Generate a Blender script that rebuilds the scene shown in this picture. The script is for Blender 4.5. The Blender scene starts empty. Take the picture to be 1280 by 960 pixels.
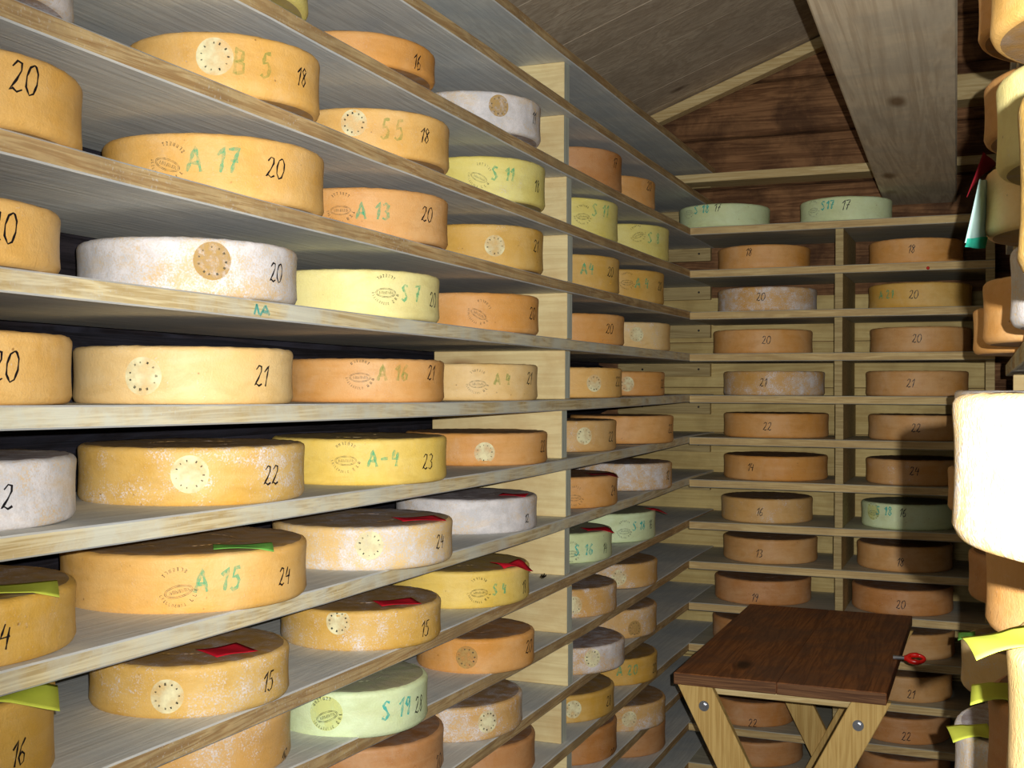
import bpy, bmesh, math, random
from mathutils import Vector, Matrix
from math import sin, cos, pi, radians, atan2, sqrt

# ------------------------------------------------------------------ camera, world, lights, exposure
F = 1450.0                      # focal length for a 1280 px wide frame
YAW, PIT, ROL = radians(22.283), radians(0.217), radians(0.215)
EYE = 1.40                      # lens height above the floor
CAM = Vector((0, 0, EYE))
FW = Vector((-sin(YAW)*cos(PIT), cos(YAW)*cos(PIT), sin(PIT)))
_R0 = Vector((cos(YAW), sin(YAW), 0)); _U0 = _R0.cross(FW)
RT = _R0*cos(ROL) + _U0*sin(ROL); UP = _U0*cos(ROL) - _R0*sin(ROL)

scene = bpy.context.scene
C = scene.collection
cam = bpy.data.cameras.new('camera'); cam.lens = F/1280*36; cam.sensor_width = 36
cam.clip_start = 0.02; cam.clip_end = 50
camo = bpy.data.objects.new('camera', cam); C.objects.link(camo)
M3 = Matrix((RT, UP, -FW)).transposed()
camo.matrix_world = Matrix.Translation(CAM) @ M3.to_4x4()
scene.camera = camo

w = bpy.data.worlds.new('world'); scene.world = w; w.use_nodes = True
w.node_tree.nodes['Background'].inputs[0].default_value = (0.80, 0.88, 1.0, 1)
w.node_tree.nodes['Background'].inputs[1].default_value = 0.08

def lamp(name, kind, loc, power, size, col=(1, 1, 1), rot=None):
    l = bpy.data.lights.new(name, kind); l.energy = power; l.color = col
    if kind == 'AREA': l.shape = 'DISK'; l.size = size
    else: l.shadow_soft_size = size
    o = bpy.data.objects.new(name, l); C.objects.link(o); o.location = loc
    if rot: o.rotation_euler = rot
    return o
# the camera's own flash, a little right of and above the lens
flash = lamp('camera_flash', 'SPOT', CAM + RT*0.027 + UP*0.022 + FW*-0.02, 158, 0.003, (1.0, 0.985, 0.96))
flash.data.spot_size = radians(90); flash.data.spot_blend = 1.0
flash.rotation_euler = (FW*cos(radians(9)) + RT*sin(radians(9))).to_track_quat('-Z', 'Y').to_euler()
# added fill lamp far behind the camera, lifts the end wall
lamp('fill_light', 'AREA', (-0.40, -4.0, EYE+0.1), 15, 1.2, (1.0, 0.97, 0.93), (radians(90), 0, 0))

scene.view_settings.view_transform = 'Standard'
scene.view_settings.look = 'None'
scene.view_settings.gamma = 1.0
scene.view_settings.use_curve_mapping = False
scene.view_settings.exposure = 0.15

# ------------------------------------------------------------------ geometry helpers
def ray(u, v): return (RT*((u-640)/F) + UP*((480-v)/F) + FW)
def at_x(u, v, x): d = ray(u, v); return CAM + d*(x/d.x)
def at_y(u, v, y): d = ray(u, v); return CAM + d*(y/d.y)
def at_z(u, v, z): d = ray(u, v); return CAM + d*((z-EYE)/d.z)
def at_Z(u, v, Z): return CAM + ray(u, v)*Z

def tag(o, label=None, cat=None, group=None, kind=None):
    if label: o['label'] = label
    if cat: o['category'] = cat
    if group: o['group'] = group
    if kind: o['kind'] = kind
    return o
def link(name, bm, mats, parent=None, smooth=False, loc=None):
    me = bpy.data.meshes.new(name); bm.normal_update(); bm.to_mesh(me); bm.free()
    for m in (mats if isinstance(mats, (list, tuple)) else [mats]): me.materials.append(m)
    if smooth:
        for p in me.polygons: p.use_smooth = True
    o = bpy.data.objects.new(name, me); C.objects.link(o)
    if loc is not None: o.location = loc
    if parent: o.parent = parent
    return o
def link_mesh(name, me, parent=None, loc=(0, 0, 0)):
    o = bpy.data.objects.new(name, me); C.objects.link(o); o.location = loc
    if parent: o.parent = parent
    return o
def empty(name, loc=(0, 0, 0)):
    o = bpy.data.objects.new(name, None); C.objects.link(o); o.location = loc
    o.empty_display_size = 0.1
    return o
def hexa(bm, P, bev=0.0, mi=0):
    """P: 8 corners, bottom ring 0-3 then top ring 4-7"""
    vs = [bm.verts.new(p) for p in P]
    fs = []
    for q in ((3, 2, 1, 0), (4, 5, 6, 7), (0, 1, 5, 4), (1, 2, 6, 5), (2, 3, 7, 6), (3, 0, 4, 7)):
        f = bm.faces.new([vs[i] for i in q]); f.material_index = mi; fs.append(f)
    if bev > 0:
        es = list({e for f in fs for e in f.edges})
        bmesh.ops.bevel(bm, geom=es, offset=bev, segments=1, affect='EDGES')
    return vs
def box(bm, x0, x1, y0, y1, z0, z1, bev=0.0, mi=0, mat=None):
    P = [Vector(p) for p in ((x0, y0, z0), (x1, y0, z0), (x1, y1, z0), (x0, y1, z0),
                             (x0, y0, z1), (x1, y0, z1), (x1, y1, z1), (x0, y1, z1))]
    if mat is not None: P = [mat @ p for p in P]
    return hexa(bm, P, bev, mi)
def bar(bm, a, b, wdt, thk, side, bev=0.0):
    """a board from a to b, width along side, thickness perpendicular"""
    a = Vector(a); b = Vector(b); d = (b-a).normalized(); s = Vector(side); s = (s - d*s.dot(d)).normalized(); t = d.cross(s)
    P = []
    for q in (a, b):
        for (i, j) in ((-1, -1), (1, -1), (1, 1), (-1, 1)):
            P.append(q + s*(i*wdt/2) + t*(j*thk/2))
    return hexa(bm, P, bev)

# ------------------------------------------------------------------ materials
def srgb(r, g, b):
    def f(c):
        c /= 255.0
        return c/12.92 if c <= 0.04045 else ((c+0.055)/1.055)**2.4
    return (f(r), f(g), f(b), 1)
class NT:
    def __init__(s, name):
        s.m = bpy.data.materials.new(name); s.m.use_nodes = True; s.t = s.m.node_tree
        s.b = s.t.nodes['Principled BSDF']; s.tc = s.n('ShaderNodeTexCoord'); s.oi = s.n('ShaderNodeObjectInfo')
    def n(s, k, **kw):
        n = s.t.nodes.new(k)
        for a, v in kw.items(): setattr(n, a, v)
        return n
    def l(s, a, b): s.t.links.new(a, b)
    def coord(s, scale=(1, 1, 1), rnd=True, src='Object', rot=(0, 0, 0)):
        mp = s.n('ShaderNodeMapping'); mp.inputs['Scale'].default_value = scale; mp.inputs['Rotation'].default_value = rot
        if rnd:
            add = s.n('ShaderNodeVectorMath', operation='ADD')
            mul = s.n('ShaderNodeVectorMath', operation='SCALE'); cmb = s.n('ShaderNodeCombineXYZ')
            for i in range(3): s.l(s.oi.outputs['Random'], cmb.inputs[i])
            s.l(cmb.outputs[0], mul.inputs[0]); mul.inputs['Scale'].default_value = 37.0
            s.l(s.tc.outputs[src], add.inputs[0]); s.l(mul.outputs[0], add.inputs[1]); s.l(add.outputs[0], mp.inputs[0])
        else: s.l(s.tc.outputs[src], mp.inputs[0])
        return mp.outputs[0]
    def noise(s, vec, scale, detail=4, rough=0.55, dist=0.0):
        n = s.n('ShaderNodeTexNoise'); n.inputs['Scale'].default_value = scale; n.inputs['Detail'].default_value = detail
        n.inputs['Roughness'].default_value = rough; n.inputs['Distortion'].default_value = dist
        s.l(vec, n.inputs['Vector']); return n.outputs['Fac']
    def ramp(s, fac, stops):
        r = s.n('ShaderNodeValToRGB'); e = r.color_ramp.elements
        while len(e) < len(stops): e.new(0.5)
        for i, (p, c) in enumerate(stops):
            e[i].position = p; e[i].color = c if len(c) == 4 else (*c, 1)
        s.l(fac, r.inputs[0]); return r.outputs[0]
    def mix(s, fac, a, b, mode='MIX'):
        m = s.n('ShaderNodeMix', data_type='RGBA', blend_type=mode)
        for sock, v in ((m.inputs[0], fac), (m.inputs[6], a), (m.inputs[7], b)):
            if hasattr(v, 'links'): s.l(v, sock)
            else: sock.default_value = v
        return m.outputs[2]
    def math(s, op, a, b=None, clamp=False):
        m = s.n('ShaderNodeMath', operation=op); m.use_clamp = clamp
        for i, v in enumerate((a, b)):
            if v is None: continue
            if hasattr(v, 'links'): s.l(v, m.inputs[i])
            else: m.inputs[i].default_value = v
        return m.outputs[0]
    def bump(s, h, st, dist=0.002):
        b = s.n('ShaderNodeBump'); b.inputs['Strength'].default_value = st; b.inputs['Distance'].default_value = dist
        s.l(h, b.inputs['Height']); s.l(b.outputs[0], s.b.inputs['Normal'])
    def base(s, c, rough=0.6, spec=0.3):
        if hasattr(c, 'links'): s.l(c, s.b.inputs['Base Color'])
        else: s.b.inputs['Base Color'].default_value = c
        s.b.inputs['Roughness'].default_value = rough; s.b.inputs['Specular IOR Level'].default_value = spec

def W(v): return (v, v, v, 1)
def wood(name, light, dark, axis=1, stain=None, stain_amt=0.5, rings=9.0, knot=None, rough=0.7, rot=(0, 0, 0), bump=0.35, speck=0.0):
    """grain runs along axis; stain = colour of blotches"""
    m = NT(name)
    sc = [rings, rings, rings]; sc[axis] = rings*0.05
    v = m.coord(tuple(sc), rot=rot)
    g1 = m.noise(v, 2.2, 5, 0.6, 0.6)
    fine = [110, 110, 110]; fine[axis] = 4
    g2 = m.noise(m.coord(tuple(fine), rot=rot), 1.0, 3, 0.6)
    wv = m.n('ShaderNodeMath', operation='SINE'); m.l(m.math('MULTIPLY', g1, 55.0), wv.inputs[0])
    ring = m.math('MULTIPLY_ADD', wv.outputs[0], 0.5); m.t.nodes[-1].inputs[2].default_value = 0.5
    f = m.math('ADD', m.math('MULTIPLY', ring, 0.35), m.math('MULTIPLY', g2, 0.65))
    col = m.ramp(f, [(0.22, dark), (0.72, light)])
    if stain is not None:
        bl = m.coord((5, 5, 5)); s1 = m.noise(bl, 1.3, 6, 0.65, 0.3)
        col = m.mix(m.math('MULTIPLY', m.ramp(s1, [(0.42, W(0)), (0.62, W(1))]), stain_amt), col, stain)
    if knot is not None:
        vo = m.n('ShaderNodeTexVoronoi'); vo.inputs['Scale'].default_value = 1.0
        kc = [5.0, 5.0, 5.0]; kc[axis] = 2.0
        m.l(m.coord(tuple(kc), rot=rot), vo.inputs['Vector'])
        k = m.ramp(vo.outputs['Distance'], [(0.05, W(1)), (0.13, W(0))])
        col = m.mix(m.math('MULTIPLY', k, 0.85), col, knot)
    if speck > 0:
        sp = m.noise(m.coord((1, 1, 1)), 260, 2, 0.5); big = m.noise(m.coord((1, 1, 1)), 9, 3, 0.6)
        k = m.math('MULTIPLY', m.ramp(sp, [(0.60, W(0)), (0.70, W(1))]), m.ramp(big, [(0.45, W(0)), (0.65, W(1))]))
        col = m.mix(m.math('MULTIPLY', k, speck), col, srgb(225, 228, 222))
    m.base(col, rough, 0.25); m.bump(m.math('ADD', f, g2), bump, 0.0015)
    return m.m
def plain(name, col, rough=0.6, spec=0.3, metal=0.0, var=0.12, nscale=30, bump=0.0):
    m = NT(name); n = m.noise(m.coord((1, 1, 1)), nscale, 3)
    c = m.mix(m.math('MULTIPLY', n, 1.0), tuple(x*(1-var) for x in col[:3])+(1,), tuple(min(1, x*(1+var)) for x in col[:3])+(1,))
    m.base(c, rough, spec); m.b.inputs['Metallic'].default_value = metal
    if bump: m.bump(n, bump)
    return m.m

shelf_face = wood('shelf_face_wood', srgb(226, 226, 218), srgb(208, 206, 197), 1, srgb(190, 196, 198), 0.6, speck=0.35)
shelf_edge = wood('shelf_edge_wood', srgb(238, 222, 176), srgb(190, 162, 108), 1, srgb(222, 224, 208), 0.75, rings=14, speck=0.4)
shelf_edge_b = wood('brown_shelf_edge_wood', srgb(216, 188, 136), srgb(170, 132, 84), 1, srgb(150, 126, 92), 0.55, rings=14, speck=0.5)
shelf_face_x = wood('back_shelf_face_wood', srgb(204, 198, 172), srgb(168, 160, 134), 0, srgb(180, 180, 170), 0.6)
shelf_edge_x = wood('back_shelf_edge_wood', srgb(224, 198, 140), srgb(188, 156, 102), 0, srgb(180, 150, 104), 0.45, rings=14)
divider_mat = wood('upright_wood', srgb(238, 220, 166), srgb(222, 200, 146), 0, srgb(204, 170, 114), 0.5, rings=7, knot=srgb(140, 88, 46))
divider_edge = wood('upright_edge_wood', srgb(206, 212, 196), srgb(184, 188, 172), 2, rings=10)
panel_mat = wood('back_panel_wood', srgb(220, 198, 134), srgb(196, 170, 108), 0, srgb(150, 124, 76), 0.35, rings=7, knot=srgb(120, 80, 42))
cleat_mat = wood('cleat_wood', srgb(190, 170, 120), srgb(160, 138, 92), 0, rings=12)
ceil_mat = wood('ceiling_wood', srgb(220, 204, 178), srgb(188, 168, 142), 0, srgb(168, 150, 128), 0.5, rings=6, knot=srgb(72, 44, 30), rot=(0, radians(26), 0))
beam_mat = wood('beam_wood', srgb(226, 210, 180), srgb(196, 176, 146), 1, srgb(170, 164, 150), 0.4, rings=5, knot=srgb(120, 92, 62))
batten_mat = wood('batten_wood', srgb(226, 204, 150), srgb(196, 168, 112), 0, rings=12)
log_mat = wood('dark_log_wood', srgb(158, 116, 78), srgb(108, 74, 48), 0, srgb(62, 40, 28), 0.7, rings=8, bump=0.9, rough=0.85)
wall_dark = wood('dark_side_wall', srgb(52, 46, 50), srgb(22, 18, 22), 1, srgb(60, 62, 76), 0.5, rings=10, bump=0.9, rough=0.9)
table_top = wood('table_top_wood', srgb(164, 104, 58), srgb(112, 66, 36), 1, srgb(100, 74, 60), 0.65, rings=10, rough=0.6, knot=srgb(34, 18, 12))
table_edge = wood('table_edge_wood', srgb(128, 90, 58), srgb(84, 54, 34), 0, rings=12)
leg_mat = wood('table_leg_wood', srgb(216, 182, 112), srgb(188, 150, 84), 2, rings=9, knot=srgb(150, 100, 56))
floor_mat = wood('floor_wood', srgb(90, 70, 50), srgb(56, 42, 30), 1, rings=6)
metal_mat = plain('zinc_metal', srgb(170, 172, 176), 0.3, 0.5, 0.9)
screw_mat = plain('screw_metal', srgb(60, 56, 52), 0.4, 0.5, 0.6)
red_plastic = plain('red_plastic', srgb(206, 30, 22), 0.22, 0.6, var=0.05)
note_red = plain('red_paper', srgb(196, 26, 44), 0.8, 0.1, var=0.15, nscale=60)
note_dark_red = plain('dark_red_paper', srgb(120, 24, 34), 0.8, 0.1)
note_green = plain('green_paper', srgb(118, 186, 84), 0.8, 0.1)
note_lime = plain('lime_paper', srgb(198, 206, 78), 0.8, 0.1)
note_mint = plain('pale_blue_paper', srgb(188, 222, 216), 0.8, 0.1)
note_teal = plain('teal_paper', srgb(48, 168, 142), 0.8, 0.1)
ink_black = plain('black_ink', srgb(22, 18, 22), 0.5, 0.3, var=0.02)
def ink(name, col, alpha, nscale=90):
    m = NT(name); m.base(col, 0.7, 0.2)
    n = m.noise(m.coord((1, 1, 1)), nscale, 3)
    a = m.math('MULTIPLY', m.ramp(n, [(0.36, W(0.35)), (0.6, W(1))]), alpha)
    m.l(a, m.b.inputs['Alpha']); return m.m
ink_green = ink('green_ink', srgb(70, 200, 150), 0.52, 140)
ink_teal = ink('teal_ink', srgb(60, 196, 190), 0.7)
ink_faint = ink('faint_green_ink', srgb(150, 180, 90), 0.42)
ink_stamp = ink('grey_stamp_ink', srgb(60, 70, 66), 0.72, 220)
ink_stamp_dark = ink('dark_stamp_ink', srgb(24, 34, 30), 0.95, 220)
disc_mat = ink('casein_disc', srgb(246, 238, 190), 0.92, 40)
disc_yel = ink('yellow_disc', srgb(232, 234, 150), 0.75, 40)
disc_tan = ink('tan_disc', srgb(196, 160, 96), 0.85, 120)

def rind(name, top):
    """rind colour = object colour, mould cover = object alpha"""
    m = NT(name)
    v = m.coord((1, 1, 1))
    colr = m.oi.outputs['Color']; mold = m.oi.outputs['Alpha']
    big = m.noise(v, 7, 5, 0.65, 0.4); mid = m.noise(v, 38, 5, 0.65); fine = m.noise(v, 420, 3, 0.6)
    band = m.noise(m.coord((2, 2, 60)), 1.6, 4, 0.6)
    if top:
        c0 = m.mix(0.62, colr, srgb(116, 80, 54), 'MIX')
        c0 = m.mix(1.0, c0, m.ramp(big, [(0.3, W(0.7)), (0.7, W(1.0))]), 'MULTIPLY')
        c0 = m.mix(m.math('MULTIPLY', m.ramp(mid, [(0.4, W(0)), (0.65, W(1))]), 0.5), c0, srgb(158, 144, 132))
    else:
        c0 = m.mix(m.ramp(big, [(0.30, W(0.0)), (0.72, W(1))]), m.mix(1.0, colr, (0.96, 0.87, 0.72, 1), 'MULTIPLY'), m.mix(0.18, colr, (1, 0.94, 0.74, 1)))
        c0 = m.mix(m.math('MULTIPLY', m.ramp(mid, [(0.46, W(0)), (0.72, W(1))]), 0.30), c0, m.mix(1.0, colr, (0.82, 0.70, 0.50, 1), 'MULTIPLY'))
        c0 = m.mix(m.math('MULTIPLY', m.ramp(band, [(0.5, W(0)), (0.75, W(1))]), 0.18), c0, m.mix(0.5, colr, (1, 0.8, 0.5, 1)))
        old = m.noise(m.coord((1, 1, 2.5)), 14, 6, 0.7, 0.6)
        c0 = m.mix(m.math('MULTIPLY', m.ramp(old, [(0.50, W(0)), (0.68, W(1))]), 0.38), c0, m.mix(1.0, colr, (0.74, 0.66, 0.52, 1), 'MULTIPLY'))
        pale = m.noise(m.coord((1.4, 1.4, 1.4)), 6, 5, 0.7, 0.5)
        c0 = m.mix(m.math('MULTIPLY', m.ramp(pale, [(0.56, W(0)), (0.74, W(1))]), 0.30), c0, m.mix(0.45, colr, (0.93, 0.86, 0.74, 1)))
        # dark freckles
        vo = m.n('ShaderNodeTexVoronoi'); vo.inputs['Scale'].default_value = 70; m.l(v, vo.inputs['Vector'])
        k = m.math('MULTIPLY', m.ramp(vo.outputs['Distance'], [(0.06, W(1)), (0.13, W(0))]), m.ramp(mid, [(0.55, W(0)), (0.6, W(0.7))]))
        c0 = m.mix(k, c0, m.mix(1.0, colr, (0.35, 0.26, 0.2, 1), 'MULTIPLY'))
    # mould: patches whose cover grows with alpha, broken up by fine speckle
    def thr(nz, lo, hi):
        # smoothstep(nz + mold*k)
        return m.ramp(nz, [(lo, W(0)), (hi, W(1))])
    cover = m.math('ADD', m.math('MULTIPLY', big, 0.9), m.math('MULTIPLY', mold, 0.62))
    cover = m.math('ADD', cover, m.math('MULTIPLY', m.math('SUBTRACT', mid, 0.5), 0.7))
    cover = m.math('ADD', cover, m.math('MULTIPLY', m.math('SUBTRACT', fine, 0.5), 0.9))
    patch = thr(cover, 0.74, 0.98)
    gate = m.math('MULTIPLY', mold, 6.0, True)
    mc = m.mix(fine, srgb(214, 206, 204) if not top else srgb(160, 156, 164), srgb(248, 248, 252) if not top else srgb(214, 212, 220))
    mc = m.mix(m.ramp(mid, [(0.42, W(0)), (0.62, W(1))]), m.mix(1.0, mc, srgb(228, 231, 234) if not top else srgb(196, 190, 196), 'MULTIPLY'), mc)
    tint = m.noise(m.coord((1, 1, 2)), 16, 5, 0.7, 0.4)
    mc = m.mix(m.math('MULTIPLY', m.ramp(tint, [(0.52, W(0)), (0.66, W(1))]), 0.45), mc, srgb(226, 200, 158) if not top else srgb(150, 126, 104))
    sp = m.math('MULTIPLY', m.ramp(fine, [(0.60, W(0)), (0.66, W(1))]), m.ramp(mid, [(0.5, W(0)), (0.6, W(0.55))]))
    pm = m.math('MULTIPLY', m.math('MULTIPLY', patch, gate), 0.88 if not top else 0.75)
    pm = m.math('MAXIMUM', pm, m.math('MULTIPLY', sp, 0.35 if not top else 0.5))
    c1 = m.mix(pm, c0, mc)
    m.base(c1, 0.5 if not top else 0.72, 0.35)
    m.b.inputs['Subsurface Weight'].default_value = 0.0
    h = m.math('ADD', m.math('MULTIPLY', mid, 1.0), m.math('MULTIPLY', fine, 0.5))
    m.bump(h, 0.55, 0.002)
    return m.m
rind_side = rind('rind_side', False); rind_top = rind('rind_top', True)

# ------------------------------------------------------------------ room measures
A = 0.8705                # left shelf fronts stand at x = -A
YC = 3.601                # back shelf fronts stand at y = YC
TH = 0.0244               # board thickness
DEP = 0.345               # shelf depth
YB = YC + 0.37            # back wall
XL = -A - DEP - 0.02      # left wall
ZK = {6: 0.762, 5: 0.6379, 4: 0.5101, 3: 0.3749, 2: 0.2432, 1: 0.1117, 0: -0.0190, -1: -0.1510, -2: -0.2844, -3: -0.4166,
      -4: -0.5422, -5: -0.6719, -6: -0.8012, -7: -0.927, -8: -1.0520, -9: -1.1757}
# measured lower front edges of the long left boards: they sag between the uprights
SAG = {5: [(640, 92), (713, 143), (859, 240)], 4: [(408, 63), (550, 133), (713, 222), (859, 292)],
       3: [(0, 27), (140, 73), (420, 181), (713, 295), (859, 345)],
       2: [(0, 190), (140, 230), (420, 293), (713, 367), (859, 397.7)],
       1: [(0, 365), (420, 408), (713, 438), (859, 451)],
       0: [(0, 537), (420, 528), (713, 511.7), (859, 503)],
       -1: [(0, 703), (387, 643), (540, 620), (713, 586), (859, 554.6)],
       -2: [(0, 870), (420, 752), (540, 718), (713, 657.5), (859, 607)],
       -3: [(193, 958), (420, 870), (540, 808), (713, 732), (859, 660)],
       -4: [(403, 960), (537, 903), (713, 802), (859, 711)],
       -5: [(713, 870), (859, 763.3)]}
def lsq(xs, ys, deg):
    n = deg+1; Mx = [[sum(x**(i+j) for x in xs) for j in range(n)] + [sum(y*x**i for x, y in zip(xs, ys))] for i in range(n)]
    for i in range(n):
        p = Mx[i][i]
        Mx[i] = [v/p for v in Mx[i]]
        for j in range(n):
            if j != i:
                q = Mx[j][i]; Mx[j] = [a-q*b for a, b in zip(Mx[j], Mx[i])]
    return [Mx[i][n] for i in range(n)]
SZ = {}
for k in range(-9, 7):
    if k in SAG:
        P = [at_x(u, v, -A) for u, v in SAG[k]]
        ys = [p.y for p in P]; zs = [p.z + TH for p in P]
        co = lsq(ys, zs, 2 if len(P) > 3 else 1)
        lo, hi = min(ys), max(ys)
        SZ[k] = (co, max(0.75, lo-0.15), hi)
    else: SZ[k] = ([EYE + ZK[k]], 0, 10)
def shelf_z(k, y):
    co, lo, hi = SZ[k]; y = min(max(y, lo), hi)
    return sum(c*y**i for i, c in enumerate(co))
YP = at_x(709, 500, -A-0.004).y          # near face of the upright boards
if __name__ == '__main__':
    for k in range(5, -6, -1): print('shelf', k, [round(shelf_z(k, y)-EYE, 4) for y in (0.8, 1.2, 1.6, 2.0, 2.5, 3.6)])

# ------------------------------------------------------------------ the setting
bm = bmesh.new(); box(bm, XL-0.1, 0.62, -1.6, YB+0.1, -0.06, 0.0)
tag(link('floor', bm, floor_mat), kind='structure')
SL = 0.49
_b0 = at_y(815, 146, YB-0.03); _b1 = at_y(1030, 45, YB-0.03)
CX0, CZ0 = _b0.x, _b0.z; SL = (_b1.z-_b0.z)/(_b1.x-_b0.x)
def roof_z(x): return CZ0 + SL*(x-CX0) if x < 0 else CZ0 + SL*(-CX0) - SL*x
random.seed(3)
def ceiling(name, x0, x1, y0, y1):
    root = empty(name, (x0, y0, roof_z(x0))); tag(root, kind='structure')
    y = y0; i = 0
    b = bmesh.new()
    P = [Vector((x-x0, yy-y0, roof_z(x)-roof_z(x0)+zz)) for zz in (0.021, 0.06) for (x, yy) in ((x0, y0), (x1, y0), (x1, y1+.1), (x0, y1+.1))]
    hexa(b, P); link('backing', b, ceil_mat, root)  # slab added above the planks, stops light leaking through their joints
    while y < y1:
        wd = random.uniform(0.15, 0.19)
        b = bmesh.new(); dz = random.uniform(0, 0.004)
        P = []
        for zz in (0, 0.02):
            for (x, yy) in ((x0, y+0.0008), (x1, y+0.0008), (x1, y+wd-0.0008), (x0, y+wd-0.0008)):
                P.append(Vector((x-x0, yy-y0, roof_z(x)-roof_z(x0)+zz+dz)))
        hexa(b, P, 0.0008)
        link('plank', b, ceil_mat, root); y += wd; i += 1
    return root
ceiling('ceiling', XL-0.1, 0.0, -0.6, YB+0.02)
r2 = ceiling('ceiling_right', 0.0001, 0.62, -0.6, YB+0.02)
# gable / back wall of rough brown boards
root = empty('wall_back', (XL-0.1, YB, 0)); tag(root, kind='structure')
z = 0.0
while z < 2.95:
    hgt = random.uniform(0.15, 0.2)
    b = bmesh.new(); n = 22; t = random.uniform(0.0, 0.008)
    Lx = 1.86
    grid = []
    for i in range(n+1):
        x = Lx*i/n; row = []
        for j, (zz, yy) in enumerate(((0.003, 0.05), (0.004, 0.006), (0.012, 0.0), (hgt*0.5, -0.004), (hgt-0.012, 0.0), (hgt-0.004, 0.006), (hgt-0.003, 0.05))):
            row.append(b.verts.new((x, yy+t+random.uniform(-.0025, .0025), z+zz+random.uniform(-.002, .002))))
        grid.append(row)
    for i in range(n):
        for j in range(6): b.faces.new((grid[i][j], grid[i+1][j], grid[i+1][j+1], grid[i][j+1]))
    link('plank', b, log_mat, root, True); z += hgt
b = bmesh.new(); box(b, 0, 1.86, 0.048, 0.11, 0, 2.95); link('backing', b, log_mat, root)  # added slab behind the boards, keeps outside light out of the gaps
# dark side walls
for nm, xw, sgn in (('wall_left', XL, 1), ('wall_right', 0.45, -1)):
    root = empty(nm, (xw, -1.0, 0)); tag(root, kind='structure')
    z = 0.0
    while z < 3.0:
        hgt = random.uniform(0.17, 0.22); b = bmesh.new(); n = 40; Ly = YB+1.05; grid = []
        for i in range(n+1):
            row = []
            for (zz, xx) in ((0.002, -0.06), (0.02, -0.02), (hgt*0.3, -0.003), (hgt*0.7, -0.003), (hgt-0.02, -0.02), (hgt-0.002, -0.06)):
                row.append(b.verts.new((sgn*(xx+random.uniform(-.004, .002)), Ly*i/n, z+zz+random.uniform(-.003, .003))))
            grid.append(row)
        for i in range(n):
            for j in range(5): b.faces.new((grid[i][j], grid[i+1][j], grid[i+1][j+1], grid[i][j+1]))
        link('log', b, wall_dark, root, True); z += hgt
    b = bmesh.new(); xa, xb = sorted((-sgn*0.055, -sgn*0.12)); box(b, xa, xb, 0, YB+1.05, 0, 3.1)
    link('backing', b, wall_dark, root)  # unseen slab added to close the light gaps between logs
# bright batten where ceiling meets gable
def batten(name, p0, p1, wd, th):
    b = bmesh.new(); bar(b, p0, p1, wd, th, (0, 0, 1), 0.002); return tag(link(name, b, batten_mat), kind='structure')
bd = (_b1-_b0).normalized(); bo = Vector((0, 0, -0.021))
batten('trim_1', _b0-bd*0.08+bo, _b1+bd*0.3+bo, 0.036, 0.05)
# flat board across the foot of the gable
b = bmesh.new(); q0 = at_y(852, 224, YB-0.13)
box(b, q0.x-0.03, 0.1, YB-0.13, YB-0.005, q0.z-0.014, q0.z+0.014, 0.002)
tag(link('trim_2', b, batten_mat), kind='structure')
q0 = at_y(1205, 108, YB-0.12)
b = bmesh.new(); box(b, -0.13, 0.3, YB-0.12, YB-0.005, q0.z-0.04, q0.z+0.04, 0.003)
tag(link('trim_3', b, batten_mat), kind='structure')
# wide overhead beam running down the aisle
bz = EYE + 0.60
l0 = at_z(1007, 0, bz); r0_ = at_z(1197, 0, bz); l1 = at_z(1110, 268, bz); r1_ = at_z(1196, 268, bz)
b = bmesh.new()
P = []
def ext(a, c, y): t = (y-a.y)/(c.y-a.y); return a.lerp(c, t)
for zz in (bz, bz+0.055):
    for p in (ext(l0, l1, 0.5), ext(r0_, r1_, 0.5), ext(r0_, r1_, YB-0.01), ext(l0, l1, YB-0.01)):
        P.append(Vector((p.x, p.y, zz)))
hexa(b, P, 0.004)
tag(link('roof_beam', b, beam_mat), 'wide pale overhead beam running down the aisle to the gable', 'beam')

# ------------------------------------------------------------------ racks
def board_y(k, y0, y1, x0, x1, parent, n=26):
    """long board along y following the sag; inner and outer side"""
    b = bmesh.new(); ring = []
    rnd = random.Random(k*7+1)
    for i in range(n+1):
        y = y0 + (y1-y0)*i/n; z = shelf_z(k, y); j = rnd.uniform(-.0012, .0012)
        e = 0.002
        prof = [(x1+j, z-e), (x1+j, z-TH+e), (x1-e+j, z-TH), (x0, z-TH), (x0, z), (x1-e+j, z)]
        ring.append([b.verts.new((x, y, zz)) for x, zz in prof])
    m = len(ring[0])
    for i in range(n):
        for j in range(m):
            f = b.faces.new((ring[i][j], ring[i][(j+1) % m], ring[i+1][(j+1) % m], ring[i+1][j]))
            f.material_index = 1 if j in (0,) else 0
    b.faces.new(ring[0][::-1]); b.faces.new(ring[-1])
    bmesh.ops.recalc_face_normals(b, faces=b.faces)
    return link('shelf_board', b, [shelf_face, shelf_edge_b if k >= 2 or k <= -3 else shelf_edge], parent)

def screw(parent, p, axis, r=0.004, mat=None):
    b = bmesh.new(); bmesh.ops.create_cone(b, cap_ends=True, segments=10, radius1=r, radius2=r*0.8, depth=0.003)
    o = link('screw', b, mat or screw_mat, parent); o.location = p
    o.rotation_euler = {'x': (0, pi/2, 0), 'y': (pi/2, 0, 0)}[axis]
    return o

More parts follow.
